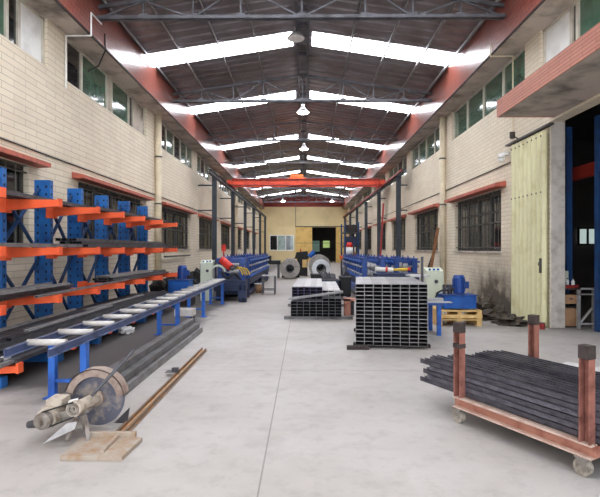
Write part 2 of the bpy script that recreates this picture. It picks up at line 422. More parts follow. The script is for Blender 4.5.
for side, nm, xe in ((-1,'ceiling_left',WL-.3),(1,'ceiling_right',WR+.3)):
    allb = B(); y = YN
    for a,c in strips+[(YF+.2,YF+.2)]:
        s_ = sheet(side, y, a, RX, xe); allb.add(s_.v, s_.f); y = c
    xs = RX+side*SX
    for a,c in strips:
        s_ = sheet(side, a, c, RX, xs); allb.add(s_.v, s_.f)
        s_ = sheet(side, a, c, FL if side<0 else FR, xe); allb.add(s_.v, s_.f)
    root = struct(allb.build(nm, 'roof_sheet'))
    for a,c in strips:
        k = sheet(side, a-.01, c+.01, xs, FL if side<0 else FR); k.build('skylight_sheet', 'skylight_sheet', root)
# purlins and ridge beam
for i,x in enumerate((-4.45,-3.55,-2.45,-1.4,1.35,2.4,3.45,4.3)):
    side = -1 if x<0 else 1; z = roofz(x, side)-.05
    b = B().box(x-.012,x+.012,YN,YF,z-.07,z+.02).box(x-.012,x+.028,YN,YF,z-.07,z-.062)
    tag(b.build('purlin', 'galv', origin=(x,0,z)), 'grey steel purlin running the length of the roof, ' +
        ('at the left eave','first in from the left eave','second in from the left eave','nearest left of the ridge','nearest right of the ridge','second in from the right eave','first in from the right eave','at the right eave')[i], 'roof beam', 'roof purlins')
b = B()
for x in (-.19,.11): b.box(x-.035,x+.035,YN,YF,RZ-.28,RZ-.07)
for k in range(29): b.box(-.19,.11,-3+2*k,-2.95+2*k,RZ-.2,RZ-.1)
tag(b.build('ridge_beam','truss_steel',origin=(RX,0,RZ-.3)), 'double grey steel ridge beam along the top of the roof', 'roof beam')
# trusses
TX = [-4.55,-3.55,-2.45,-1.4,-.05,1.35,2.4,3.45,4.4]
def truss(loc_y, label):
    r = thing('roof_truss', (0,loc_y,6.7), label, 'roof truss', 'roof trusses across the hall')
    y = loc_y; zb = 6.7
    c = B()
    for dy in (-.05,.05): c.beam((FL+.01,y+dy,zb),(FR-.01,y+dy,zb),.05,.07)
    c.build('bottom_chord','truss_steel',r)
    t = B()
    for sd, xe in ((-1,FL+.02),(1,FR-.02)): t.beam((RX,y,RZ-.26),(xe,y,roofz(xe,sd)-.22),.07,.07)
    t.build('top_chord','truss_steel',r)
    w = B(); top = lambda x: roofz(x, -1 if x<RX else 1)-.24
    for x in TX[1:-1]: w.beam((x,y,zb),(x,y,top(x)),  .036,.036)
    dz = [(TX[0],0,TX[1],1),(TX[1],1,TX[2],0),(TX[2],0,TX[3],1),(TX[3],1,TX[4],0),(TX[4],0,TX[5],1),(TX[5],1,TX[6],0),(TX[6],0,TX[7],1),(TX[7],1,TX[8],0)]
    for xa,ta,xb,tb in dz: w.beam((xa,y,top(xa) if ta else zb),(xb,y,top(xb) if tb else zb),  .036,.036)
    w.build('web_bars','truss_steel',r)
    for x in TX[1:-1]: B().box(x-.1,x+.1,y-.015,y+.015,zb-.05,zb+.1).build('gusset_plate','truss_steel',r)
names = ['first','second','third','fourth','fifth','sixth','seventh','eighth']
for k in range(8): truss(10.6+6*k, 'grey steel triangulated roof truss spanning the hall, %s counted from the front' % names[k])

# down pipes
def pipe(x, y, r, label):
    t = thing('drain_pipe', (x,y,0), label, 'pipe', 'cream drain pipes on the walls')
    B().cyl((x,y,0),(x,y,6.17),r,n=20).build('pipe','pipe_cream',t,smooth=True)
    c = B()
    for z in (3.1,4.7): c.cyl((x,y,z),(x,y,z+.05),r+.015,n=20)
    c.build('collar','frame_dark',t)
pipe(-4.97,16.35,.105,'cream drain pipe on the left wall, between the two nearest bays beside the rack')
pipe(-4.97,35.2,.105,'cream drain pipe far down the left wall behind the steel posts')
pipe(4.82,16.75,.10,'cream drain pipe on the right wall beside the nearest barred window')
# wall cables
def cable(pts, r, mat, label, name='wall_cable'):
    tag(B().path(pts, r).build(name, mat, origin=pts[0]), label, 'cable')
cable([(WL+.02,4,3.46),(WL+.02,16.2,3.43),(WL+.02,34,3.4)], .014, 'black', 'dark cable running along the left brick wall above the window lintels')
cable([(WR-.02,11.5,3.66),(WR-.02,16.6,3.62),(WR-.02,34,3.6)], .014, 'black', 'dark cable running along the right brick wall above the window lintel')
cable([(WL+.03,10.18,5.0),(WL+.03,10.18,6.13),(FL+.04,10.18,6.13),(FL+.04,10.18,6.62),(FL+.04,10.7,6.62)], .018, 'white', 'white conduit climbing the left brick pier and red tile beam to the first truss', 'conduit')
cable([(FL+.03,10.9,6.5),(FL+.0,11.0,6.15),(WL+.2,11.4,5.95),(WL+.04,11.2,5.75)], .015, 'black', 'black cable drooping from the first truss into the dark upper window', 'drooping_cable')
cable([(WR-.03,11.35,1.6),(WR-.03,11.35,6.13),(FR-.03,11.35,6.13),(FR-.03,11.35,6.4)], .018, 'pipe_cream', 'cream conduit rising up the right wall between window and yellow gate', 'conduit')
cable([(-.95,YF-.1,4.1),(-.95,YF-.1,7.4)], .03, 'dark_steel', 'dark conduit up the far wall above the yellow sliding door', 'conduit')
# security camera and bulb near the gate
t = thing('security_camera', (4.8,11.7,3.75), 'small white dome security camera on the right wall above the conduit', 'camera')
B().box(4.82,4.95,11.62,11.78,3.86,3.94).build('mount','white',t)
B().cyl((4.8,11.7,3.78),(4.8,11.7,3.9),.075,n=16).cyl((4.8,11.7,3.7),(4.8,11.7,3.78),.045,.075,n=16).build('dome','white',t,smooth=True)
t = thing('gate_lamp', (4.8,11.1,4.18), 'small dark round lamp on a bracket above the yellow folding gate', 'lamp')
B().cyl((4.95,11.1,4.12),(4.8,11.1,4.2),.015,n=8).build('bracket','frame_dark',t)
B().cyl((4.8,11.1,4.14),(4.8,11.1,4.28),.06,n=12).build('lamp_body','burnt',t)

# pendant lamps
def lamp(x,y,z,label,lit=True,top=None):
    t = thing('pendant_lamp',(x,y,z),label,'lamp','high bay lamps under the roof')
    top = top or RZ-.1
    B().cyl((x,y,z+.25),(x,y,top),.012,n=6).build('rod','truss_steel',t)
    B().cyl((x,y,z),(x,y,z+.2),.26,.08,n=20).cyl((x,y,z+.2),(x,y,z+.32),.07,n=12).build('lamp_shade','galv_light',t,smooth=True)
    B().cyl((x,y,z-.03),(x,y,z),.2,.23,n=20).build('bulb','lamp_glow' if lit else 'white',t)
lamp(-.04,19.4,7.1,'glowing round high bay lamp hanging from the ridge, the nearer of the two lit ones')
lamp(.0,26.6,7.1,'glowing round high bay lamp hanging from the ridge, the farther of the two lit ones')
lamp(-2.3,52.4,6.75,'glowing lamp before the far red band, left of the two',top=7.35)
lamp(3.05,52.4,6.75,'glowing lamp before the far red band, right of the two',top=7.2)
lamp(-.22,13.3,7.42,'unlit pale lamp under the ridge beside the nearest skylights',False)

# ------------------------------------------------------------ crane and runway
for side, x, mat in ((-1,-4.3,'dark_steel'),(1,4.52,'rail_red')):
    b = B().box(x-.07,x+.07,21.8,54.5,5.02,5.04).box(x-.07,x+.07,21.8,54.5,5.2,5.22).box(x-.012,x+.012,21.8,54.5,5.02,5.22)
    t = b.build('crane_rail','post_steel',origin=(x,21.8,5.02))
    tag(t, 'dark runway rail on posts along the %s wall%s' % (('left','') if side<0 else ('right',' with red conductor strip')), 'crane rail','crane runway rails')
    if side>0: B().box(x-.13,x-.08,21.8,54.5,5.1,5.2).build('conductor_strip','rail_red',t)
    else: B().box(x-.02,x+.02,21.8,54.5,5.22,5.26).build('rail_head','galv',t)
    for k in range(6):
        y = 23+6*k
        p = thing('runway_post',(x,y,0), 'dark steel runway post along the %s wall, %s from the front' % ('left' if side<0 else 'right', names[k]), 'post', 'crane runway posts')
        B().box(x-.1,x+.1,y-.1,y-.085,0.02,5.02).box(x-.1,x+.1,y+.085,y+.1,.02,5.02).box(x-.01,x+.01,y-.09,y+.09,.02,5.02).build('column','post_steel',p)
        B().box(x-.17,x+.17,y-.17,y+.17,0,.02).build('base_plate','post_steel',p)
        xw = WL if side<0 else WR
        for z in (3.4,4.6): B().box(min(x+side*.1,xw-side*.006),max(x+side*.1,xw-side*.006),y-.03,y+.03,z,z+.06).build('wall_bracket','post_steel',p)
cr = thing('overhead_crane',(0,28.4,5.26),'red overhead travelling crane spanning the hall between the runway rails','crane')
b = B()
for y in (28.0,28.9): b.box(-4.2,4.4,y-.1,y+.1,5.3,5.62)
b.build('bridge_girder','crane_red',cr)
b = B()
for y in (27.88,): 
    for z in (5.28,5.64): b.box(-4.2,4.4,y-.04,y+.02,z-.02,z+.02)
b.build('flange','rail_red',cr)
B().box(-4.4,-4.2,27.3,29.6,5.27,5.5).build('end_carriage','crane_red',cr)
B().box(4.4,4.62,27.3,29.6,5.27,5.5).build('end_carriage','crane_red',cr)
ho = B().box(-.95,.1,27.9,28.95,5.64,5.72).cyl((-.8,28.4,5.85),(-.05,28.4,5.85),.14).build('hoist_trolley','crane_orange',cr)
B().cyl((-.5,28.45,5.0),(-.5,28.45,5.6),.012,n=6).cyl((-.5,28.45,4.88),(-.5,28.45,5.04),.05,n=10).build('hook','dark_steel',cr)
cable([(4.2-8.4*i/12, 27.8, 5.3-(.09 if i%2 else 0)) for i in range(13)], .02, 'black', 'black festoon cable looping along the red crane girder', 'festoon_cable')

# ------------------------------------------------------------ cantilever rack
rk = thing('cantilever_rack',(-4.4,9.4,0),'blue perforated cantilever rack with orange arms along the left wall','rack')
RY = [5.5,6.8,8.08,9.2,10.4,11.7,13.05]
LV = [.22,.88,1.56,2.24]
for j,y in enumerate(RY):
    h = B().box(-4.53,-4.27,y-.055,y+.055,.12,2.75).slot(1)
    for k in range(19):
        z = .3+k*.13
        for x in (-4.47,-4.33): h.box(x-.014,x+.014,y-.058,y-.054,z-.02,z+.02)
        h.box(-4.271,-4.267,y-.015,y+.015,z-.02,z+.02)
    h.build('column','rack_blue',rk,mat2='black')
    B().box(-4.75,-3.45,y-.06,y+.06,0.0,.12).build('base_foot','rack_blue',rk)
    for li,z in enumerate(LV):
        L = .8 if li else 1.0; xe = -4.27+L
        a = B().prism([(-4.27,z-.1),(-4.27,z+.06),(xe,z+.03+.02*(li>0)),(xe,z-.04)],1,y-.045,y+.045)
        a.box(-4.33,-4.2,y-.065,y+.065,z-.13,z+.09).box(xe-.02,xe+.01,y-.05,y+.05,z-.05,z+.065)
        a.build('arm','rack_orange',rk)
for j in range(6):
    b = B(); y0, y1 = RY[j]+.06, RY[j+1]-.06
    b.beam((-4.45,y0,2.6),(-4.45,y1,1.5),.05,.03).beam((-4.45,y1,2.6),(-4.45,y0,1.5),.05,.03)
    b.beam((-4.45,y0,1.45),(-4.45,y1,.3),.05,.03).beam((-4.45,y1,1.45),(-4.45,y0,.3),.05,.03)
    b.build('cross_brace','post_blue',rk)

# profiles: bars along +Y, local origin at centre of base
def prof_mesh(kind, w, h, L, t=.006):
    b = B()
    if kind == 'c':     # channel, open upward
        b.box(-w/2,w/2,0,L,0,t).box(-w/2,-w/2+t,0,L,0,h).box(w/2-t,w/2,0,L,0,h).box(-w/2,-w/2+w*.2,0,L,h-t,h).box(w/2-w*.2,w/2,0,L,h-t,h)
    elif kind == 'r':   # rectangular hollow
        o4=[(-w/2,0),(w/2,0),(w/2,h),(-w/2,h)]; i4=[(-w/2+t,t),(w/2-t,t),(w/2-t,h-t),(-w/2+t,h-t)]
        vs=[(x,y,z) for y in (0,L) for x,z in o4]+[(x,y,z) for y in (0,L) for x,z in i4]
        b.add(vs,[(i,(i+1)%4,4+(i+1)%4,4+i) for i in range(4)]+[(i,8+i,8+(i+1)%4,(i+1)%4) for i in range(4)]+[(4+i,4+(i+1)%4,12+(i+1)%4,12+i) for i in range(4)])
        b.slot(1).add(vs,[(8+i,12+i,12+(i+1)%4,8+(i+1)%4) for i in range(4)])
    elif kind == 'd':   # channel, open downward
        b.box(-w/2,w/2,0,L,h-t,h).box(-w/2,-w/2+t,0,L,0,h).box(w/2-t,w/2,0,L,0,h).box(-w/2,-w/2+w*.18,0,L,0,t).box(w/2-w*.18,w/2,0,L,0,t)
    return b
def bar(proto, x, y, z, rz=0, label=None, group=None):
    o = proto.copy(); C.objects.link(o); o.location = (x,y,z); o.rotation_euler = (0,0,rz)
    if label: o['label'] = label
    if group: o['group'] = group
    return o
def row_of_bars(kind, w, h, L, mat, spots, label, group, name='steel_channel', cat='steel bar'):
    p = None
    for (x,y,z,rz) in spots:
        if p is None:
            p = prof_mesh(kind,w,h,L).build(name, mat, mat2='inner_shade' if kind=='r' else None); tag(p,label,cat,group); p.location=(x,y,z); p.rotation_euler=(0,0,rz)
        else: bar(p,x,y,z,rz)
    return p
J = lambda a: random.uniform(-a,a)
z4 = LV[3]+.062; z3 = LV[2]+.062; z2 = LV[1]+.062; z1 = LV[0]+.062
row_of_bars('d',.07,.04,2.6,'dark_steel',[(-4.15+.09*i,5.7+J(.15),z4,0) for i in range(4)]+[(-4.1+.09*i,6.3+J(.1),z4+.042,0) for i in range(2)],
    'dark steel channel on the top arms of the blue rack, near end','channels at the near end of the top rack level')
row_of_bars('d',.08,.045,4.4,'dark_steel',[(-4.15+.095*i,8.55+J(.2),z4,0) for i in range(5)]+[(-4.1+.095*i,8.9+J(.15),z4+.047,0) for i in range(3)],
    'dark steel channel on the top arms of the blue rack, far end','channels at the far end of the top rack level')
row_of_bars('d',.11,.05,2.5,'mid_steel',[(-4.1,5.6,z3,0),(-3.96,5.5,z3,0),(-3.78,5.55,z3,0)],
    'wide flat grey channel lying on the middle rack arms at the near end','wide channels on the middle rack level')
row_of_bars('r',.085,.05,4.9,'dark_steel',[(-4.14+.09*i,8.1+J(.08),z3+.052*k,0) for k in range(3) for i in range(6-k)],
    'dark hollow steel section stacked on the middle rack arms','hollow sections on the middle rack level')
row_of_bars('d',.08,.04,2.3,'dark_steel',[(-4.15+.085*i,5.6+J(.2),z2+.042*k,0) for k in range(2) for i in range(5)],
    'dark steel channel on the third rack level at the near end','channels near the front on the third rack level')
row_of_bars('d',.07,.035,2.2,'galv',[(-4.0,5.4,z2+.085,.02),(-3.75,5.35,z2+.085,-.01)],
    'bright galvanised strip lying on top of dark channels, third rack level','bright strips on the third rack level')
row_of_bars('r',.05,.03,3.6,'mid_steel',[(-3.56,6.35,z2,.03)],'long thin grey section whose end sticks out low at the rack front','single grey section on third rack level')
row_of_bars('r',.08,.04,3.6,'dark_steel',[(-4.05+.09*i,9.3+J(.1),z2+.042*k,0) for k in range(2) for i in range(5-k)],
    'dark section on the third rack level, far half','sections at the far half of the third rack level')
row_of_bars('d',.09,.035,2.6,'galv',[(-4.02+.1*i,9.35,z2+.085,0) for i in range(3)],
    'pale flat strip on top of the sections of the third rack level','pale strips on the third rack level')
row_of_bars('d',.085,.045,7.2,'dark_steel',[(-4.15+.09*i,5.45+J(.12),z1+.047*k,0) for k in range(4) for i in range(10-k)],
    'long dark channel in the pile on the lowest rack arms','channels piled on the lowest rack level')
row_of_bars('r',.07,.04,6.6,'dark_steel',[(-4.1+.1*i,5.5+J(.5),z1+.19,J(.006)) for i in range(6)],
    'loose dark hollow section on top of the pile, lowest rack level','loose sections on the lowest rack pile')
row_of_bars('d',.06,.03,2.8,'galv',[(-3.95,5.6,z1+.235,.03),(-3.8,8.3,z1+.235,-.02),(-3.6,6.2,z1+.235,.01)],
    'pale strip lying loose on the dark lowest rack pile','pale strips on the lowest rack pile')
row_of_bars('d',.06,.04,5.5,'galv',[(-3.42,5.4,z1+.047,.0),(-3.5,5.6,z1+.1,.005),(-3.36,5.2,z1,.01)],
    'shiny galvanised channel on the aisle edge of the lowest rack level','galvanised channels on the lowest rack level')

# ------------------------------------------------------------ roller conveyor
cv = thing('roller_conveyor',(-2.5,8.6,0),'long low roller conveyor with white rollers and blue legs along the rack','conveyor')
CX0,CX1,CY0,CY1,CZ = -2.72,-2.32,4.33,14.3,.69
for x in (CX0,CX1):
    b = B().slot(1).box(x-.004,x+.004,CY0,CY1,CZ-.08,CZ).slot(0).box(x-.004,x+.03,CY0,CY1,CZ-.006,CZ).box(x-.004,x+.03,CY0,CY1,CZ-.08,CZ-.074)
    b.build('side_rail','conveyor_frame',cv,mat2='conveyor_web')
for k in range(17):
    y = CY0+.36+k*.59
    B().cyl((CX0+.01,y,CZ-.01),(CX1-.01,y,CZ-.01),.032,n=14).build('roller','roller_white',cv,smooth=True)
for y in (5.12,7.0,8.9,11.2,13.8):
    if y == 7.0: continue
    for x in (CX0+.03,CX1-.03):
        B().box(x-.035,x+.035,y-.035,y+.035,.01,CZ-.08).box(x-.08,x+.08,y-.06,y+.06,0,.012).build('leg','leg_blue',cv)
    B().box(CX0+.03,CX1-.03,y-.02,y+.02,.17,.2).build('crossbar','leg_blue',cv)

# steel tubes stacked on floor beside conveyor
row_of_bars('d',.11,.085,4.7,'mid_steel',[(-2.0,4.5,.0,0),(-2.12,4.55,.0,0),(-2.24,4.5,.0,0),(-2.06,4.5,.088,0),(-2.2,4.48,.088,0),(-2.16,4.48,.176,0)],
    'long grey channel in the stepped pile on the floor behind the cut-off saw','channels piled on the floor behind the saw')
# white bag on dark floor + tray
def lump(name, x, y, z, rx, ry, rz, mat, label, cat, rough=.25, seed=1):
    bm = bmesh.new(); bmesh.ops.create_icosphere(bm, subdivisions=3, radius=1); rnd = random.Random(seed)
    from mathutils import noise as N
    for v in bm.verts:
        k = 1+rough*N.noise(v.co*2.3+Vector((seed*7.1,0,0)))*1.6+rough*.5*N.noise(v.co*6)
        v.co = Vector((v.co.x*rx*k, v.co.y*ry*k, max(v.co.z,-.35)*rz*k))
    mz = min(v.co.z for v in bm.verts)
    for v in bm.verts: v.co.z -= mz
    me = bpy.data.meshes.new(name); bm.to_mesh(me); bm.free(); me.materials.append(MAT[mat])
    o = bpy.data.objects.new(name, me); C.objects.link(o); o.location = (x,y,z)
    return tag(o, label, cat)
lump('plastic_bag',-3.35,9.0,0,.13,.12,.09,'plastic_bag','crumpled white plastic bag on the dark floor beneath the rack','bag',.45,3)
t = thing('tray',(-2.52,10.0,0),'pale box tray standing on thin legs under the conveyor','tray')
B().box(-2.68,-2.3,9.9,10.2,.2,.34).build('tray_box','roller_white',t)
B().box(-2.66,-2.63,9.92,9.95,0,.2).box(-2.35,-2.32,9.92,9.95,0,.2).box(-2.66,-2.63,10.15,10.18,0,.2).box(-2.35,-2.32,10.15,10.18,0,.2).build('stand','dark_steel',t)

# ------------------------------------------------------------ hydraulic units
def hydraulic(x, y, z0, w, d, h, label, crate=False):
    t = thing('hydraulic_unit',(x,y,z0),label,'hydraulic pump','blue hydraulic units')
    B().box(x-w/2,x+w/2,y-d/2,y+d/2,z0,z0+h).build('tank','tank_blue',t,bevel=.02)
    B().box(x-w/2-.02,x+w/2+.02,y-d/2-.02,y+d/2+.02,z0+h,z0+h+.02).build('tank_lid','machine_blue',t)
    mx = x+w*.08
    m = B().cyl((mx,y,z0+h+.04),(mx,y,z0+h+.36),.12,n=20).cyl((mx,y,z0+h+.36),(mx,y,z0+h+.42),.13,.1,n=20)
    for k in range(16):
        a = k*PI/8; m.beam((mx+.125*math.cos(a),y+.125*math.sin(a),z0+h+.08),(mx+.125*math.cos(a),y+.125*math.sin(a),z0+h+.34),.012,.02)
    m.box(mx+.1,mx+.2,y-.06,y+.06,z0+h+.14,z0+h+.28)
    m.build('motor','machine_blue',t)
    B().cyl((x-w*.22,y-.05,z0+h+.02),(x-w*.22,y-.05,z0+h+.14),.05).cyl((x-w*.42,y-.05,z0+h+.12),(x-w*.1,y-.05,z0+h+.12),.035).cyl((x-w*.4,y-.05,z0+h+.02),(x-w*.4,y-.05,z0+h+.22),.03).box(x-w*.3,x-w*.16,y-.1,y+.02,z0+h+.14,z0+h+.22).build('valve_block','dark_steel',t)
    B().path([(x-w*.42,y,z0+h+.1),(x-w*.6,y-.05,z0+h+.05),(x-w*.75,y-.1,z0+h*.4)],.018).build('hose','rubber',t)
hydraulic(3.24,10.25,.345,.68,.55,.27,'blue hydraulic power unit with upright motor on a pale wooden pallet, right side')
hydraulic(-3.5,13.6,.2,.58,.5,.5,'blue hydraulic tank with motor beyond the rack, left side')
tag(B().box(-3.85,-3.15,13.3,13.9,0,.2).build('plinth','burnt',origin=(-3.5,13.6,0)),'dark block under the left hydraulic tank','block')
t = thing('wooden_pallet',(3.2,10.3,0),'pale wooden crate pallet carrying the blue hydraulic unit','pallet')
X0,X1,Y0,Y1 = 2.75,3.66,9.9,10.65
for z in (.12,.3):
    for k in range(5): B().box(X0,X1,Y0+k*.155,Y0+k*.155+.13,z,z+.025).build('board','wood_pale',t)
for z,hh in ((.145,.155),(.0,.12)):
    for x in (X0,(X0+X1)/2-.05,X1-.1): B().box(x,x+.1,Y0+.01,Y1-.01,z,z+hh).build('bearer','wood_pale',t)
B().box(X0,X1,Y0-.02,Y0,.17,.24).build('side_board','wood_pale',t)

# ------------------------------------------------------------ roll forming machines
def roll_former(x0,x1,y0,y1,ztop,label,stations=9):
    r = thing('roll_forming_machine',((x0+x1)/2,(y0+y1)/2,0),label,'machine','roll forming machines')
    zb = .62
    b = B().box(x0,x1,y0,y1,zb-.2,zb)
    for i in range(4):
        y = y0+.15+(y1-y0-.3)*i/3
        b.box(x0+.02,x0+.16,y-.1,y+.1,.0,zb-.2).box(x1-.16,x1-.02,y-.1,y+.1,.0,zb-.2)
    b.box(x0,x1,y0,y1,.1,.2)
    b.build('bed_frame','machine_dark_blue',r)
    for i in range(stations):
        y = y0+.3+(y1-y0-.6)*i/(stations-1)
        s = B()
        for x in (x0+.1,x1-.1):
            s.box(x-.07,x+.07,y-.16,y-.08,zb,ztop).box(x-.07,x+.07,y+.08,y+.16,zb,ztop).box(x-.09,x+.09,y-.18,y+.18,ztop-.03,ztop+.02)
            s.cyl((x,y,ztop),(x,y,ztop+.09),.02,n=8)
        s.box(x0+.1,x1-.1,y-.05,y+.05,ztop-.1,ztop-.04)
        st = s.build('roll_stand','machine_blue',r)
        q = B()
        for z in (zb+.18,zb+.42):
            q.cyl((x0-.05,y,z),(x1+.05,y,z),.035,n=10).cyl((x0+.3,y,z),(x1-.3,y,z),.11,n=14)
        q.build('rolls','galv',st)
    B().box(x0-.03,x0+.0,y0+.1,y1-.1,zb+.04,zb+.12).box(x1,x1+.03,y0+.1,y1-.1,zb+.04,zb+.12).box(x0-.04,x0,y0+.1,y1-.1,ztop-.12,ztop-.06).box(x1,x1+.04,y0+.1,y1-.1,ztop-.12,ztop-.06).build('guard_rail','leg_blue',r)
    B().box(x0-.1,x0-.02,y0+.3,y1-.3,.2,.42).build('drive_cover','machine_blue',r)
    return r
rl = roll_former(-2.75,-1.78,15.6,24.2,1.3,'long blue roll forming machine on the left side of the hall',12)
rr = roll_former(1.75,2.5,14.5,22,1.3,'long blue roll forming machine behind the tall tube stack',10)
rs = roll_former(2.75,3.5,14.6,18.5,1.28,'short blue roll forming machine nearer the right wall',5)
# cutting head at the near end of left machine
t = thing('cutting_head',(-2.3,14.9,0),'blue press frame with red motor and yellow hoses before the left machine','press')
B().box(-2.75,-1.8,14.6,15.4,.3,.62).box(-2.7,-2.55,14.7,15.3,0,.3).box(-2.0,-1.85,14.7,15.3,0,.3).build('base','machine_dark_blue',t)
B().box(-2.68,-2.52,14.8,15.2,.62,1.25).box(-2.0,-1.84,14.8,15.2,.62,1.25).box(-2.7,-1.8,14.75,15.25,1.15,1.3).build('press_frame','machine_blue',t)
mo = B().cyl((-2.52,14.7,1.26),(-2.22,14.55,1.02),.12,n=18).build('motor','red',t,smooth=False)
B().cyl((-2.22,14.55,1.02),(-2.16,14.52,.97),.06,n=14).build('motor_shaft','dark_steel',mo)
B().ring((-2.62,14.55,.85),(-2.62,14.62,.85),.26,.2,n=28,a0=.2,a1=PI*1.1).build('curved_guide','cabinet_cream',t)
for k in range(4):
    B().path([(-2.05+.08*k,14.6,.98),(-1.98+.08*k,14.45,1.06-.02*k),(-1.9+.07*k,14.5,.92),(-1.86+.07*k,14.55,.8)],.018).build('hose','yellow',t)
B().path([(-2.5,14.5,.9),(-2.3,14.35,.7),(-2.1,14.4,.85),(-1.9,14.45,.66)],.03).build('black_hose','rubber',t)
tag(B().box(-1.95,-1.72,14.2,14.5,.12,.35).cyl((-1.84,14.35,.35),(-1.84,14.35,.52),.09).cyl((-1.9,14.35,0),(-1.9,14.35,.13),.06).cyl((-1.77,14.35,0),(-1.77,14.35,.13),.06).build('pump_motor','machine_dark_blue',origin=(-1.84,14.35,0)),'small dark blue pump beside the press base, left side','pump')
def cabinet(x0,x1,y0,y1,z1,label):
    t = thing('control_cabinet',((x0+x1)/2,(y0+y1)/2,0),label,'cabinet','cream control cabinets')
    B().prism([(y0,.0),(y1,.0),(y1,z1),(y0+(y1-y0)*.45,z1),(y0,z1-.07)],0,x0,x1).build('cabinet_body','cabinet_cream',t,bevel=.008)
    B().cyl(((x0+x1)/2+.03,y0-.015,z1-.32),((x0+x1)/2+.03,y0,z1-.32),.045).build('round_emblem','dark_steel',t)
    b = B()
    for k in range(3): b.box(x0+.07+k*.1,x0+.12+k*.1,y0+.02,y0+.06,z1-.05,z1-.01)
    b.build('buttons','tank_blue',t)
    B().box(x1-.012,x1+.006,y0+.05,y1-.05,.1,z1-.12).build('side_door','white',t)
cabinet(-3.16,-2.79,14.6,15.0,1.24,'cream control cabinet beside the red motor, left side')
cabinet(2.92,3.34,11.5,11.95,1.13,'cream control cabinet behind the hydraulic unit, right side')
# table near the right stack
t = thing('work_table',(2.35,9.1,0),'blue legged steel table with pale plates right of the tall tube stack','table')
for x,y in ((2.12,8.85),(2.48,8.85),(2.12,9.45),(2.48,9.45)): B().box(x-.035,x+.035,y-.035,y+.035,0,.6).build('leg','leg_blue',t)
B().box(2.05,2.56,8.8,9.5,.56,.6).build('top_frame','machine_blue',t)
B().box(2.08,2.72,8.82,8.98,.6,.615).box(2.1,2.62,9.05,9.2,.6,.66).build('plates','galv_light',t)
B().box(2.17,2.21,8.9,8.94,.6,1.45).build('upright_bar','dark_steel',t)
tag(B().box(2.3,2.72,10.4,10.9,.98,1.02).box(2.35,2.4,10.6,10.65,0,.98).box(2.6,2.65,10.6,10.65,0,.98).box(2.25,2.75,10.5,10.7,0,.03).build('stand_tray','galv_light',origin=(2.5,10.6,0)),'pale flat tray on a stand behind the tall tube stack','tray')
t = thing('material_feeder',(2.5,13.6,0),'white and yellow cylinder assembly with red tip on the right machines','hydraulic cylinder')
B().box(2.0,3.2,13.4,13.9,0,.9).build('feeder_frame','machine_dark_blue',t)
B().cyl((2.0,13.5,1.02),(2.5,13.5,1.0),.065).build('cylinder_body','white',t)
B().cyl((2.5,13.5,1.0),(2.9,13.5,1.02),.04).build('rod_cover','yellow',t)
B().cyl((2.9,13.5,1.02),(2.98,13.5,1.02),.045).cyl((2.28,13.5,1.01),(2.34,13.5,1.01),.07).build('red_tip','red',t)
t = thing('storage_drum',(1.95,20.6,1.34),'white container with a red lid standing on the far right machine','container')
B().cyl((1.95,20.6,1.34),(1.95,20.6,1.66),.15,n=18).build('drum_body','white',t,smooth=True)
B().cyl((1.95,20.6,1.66),(1.95,20.6,1.86),.16,.1,n=18).build('lid','red',t,smooth=True)
t = thing('warning_lamp',(1.58,20.4,0),'orange lamp on a slim stand left of the white container','lamp')
B().cyl((1.58,20.4,0),(1.58,20.4,1.15),.03,n=8).build('stand','dark_steel',t)
B().cyl((1.58,20.4,1.15),(1.58,20.4,1.3),.08,n=12).build('lamp_glass','crane_orange',t)

# small table + bucket, left middle
t = thing('small_table',(-1.23,16.8,0),'small dark metal table standing alone beside the left machine','table')
for x in (-1.44,-1.02):
    for y in (16.6,17.1): B().box(x-.02,x+.02,y-.02,y+.02,0,.64).build('leg','dark_steel',t)
B().box(-1.48,-.98,16.55,17.15,.64,.665).build('tabletop','mid_steel',t)
B().box(-1.44,-1.02,16.58,16.62,.15,.18).box(-1.44,-1.02,17.08,17.12,.15,.18).build('stretcher','dark_steel',t)
t = thing('bucket',(-1.62,17.3,0),'pale plastic bucket on the floor between machine and small table','bucket')
B().cyl((-1.62,17.3,0),(-1.62,17.3,.32),.12,.16,n=18).build('bucket_body','cardboard',t,smooth=True)
B().ring((-1.62,17.3,.32),(-1.62,17.3,.34),.175,.14,n=20).build('rim','white',t)

# ------------------------------------------------------------ coils and decoilers
def coil(x,y,r,ri,w,mat,label):
    t = thing('steel_coil',(x,y,0),label,'coil','steel coils at the far end')
    b = B()
    for k in range(9):
        a = ri+(r-ri)*k/9; c = ri+(r-ri)*(k+.86)/9; dy = .012*(k%3)
        b.ring((x,y+dy,r+.02),(x,y+w-dy,r+.02),c,a,n=40)
    b.build('wound_strip',mat,t)
    B().ring((x,y-.03,r+.02),(x,y+w+.03,r+.02),ri+.015,ri-.04,n=24).build('core','dark_steel',t)
    return t
coil(-.74,25.2,.53,.21,.9,'coil_grey','dull grey steel coil on the floor, left of the two')
coil(.86,26.8,.62,.3,.9,'coil_grey','large steel coil on the decoiler, behind the bright one')
coil(.92,25.6,.5,.25,.35,'coil_bright','bright narrow steel coil in front of the larger one')
for x,y,lab in ((-.74,26.5,'dark decoiler stand behind the left coil'),(.86,28.1,'dark decoiler stand behind the right coils')):
    t = thing('decoiler',(x,y,0),lab,'machine','decoilers')
    B().prism([(x-.5,0),(x+.5,0),(x+.22,1.05),(x-.22,1.05)],1,y,y+.5).build('stand','black',t)
    B().cyl((x,y-.3,.6),(x,y+.1,.6),.14).build('mandrel','dark_steel',t)
t = thing('drive_machine',(.0,28.1,0),'black machine body with blue motor between the two coils','machine')
B().box(-.4,.2,28.05,28.8,0,1.0).prism([(-.55,1.0),(.3,1.0),(.2,1.45),(-.45,1.38)],1,28.05,28.7).build('machine_body','black',t)
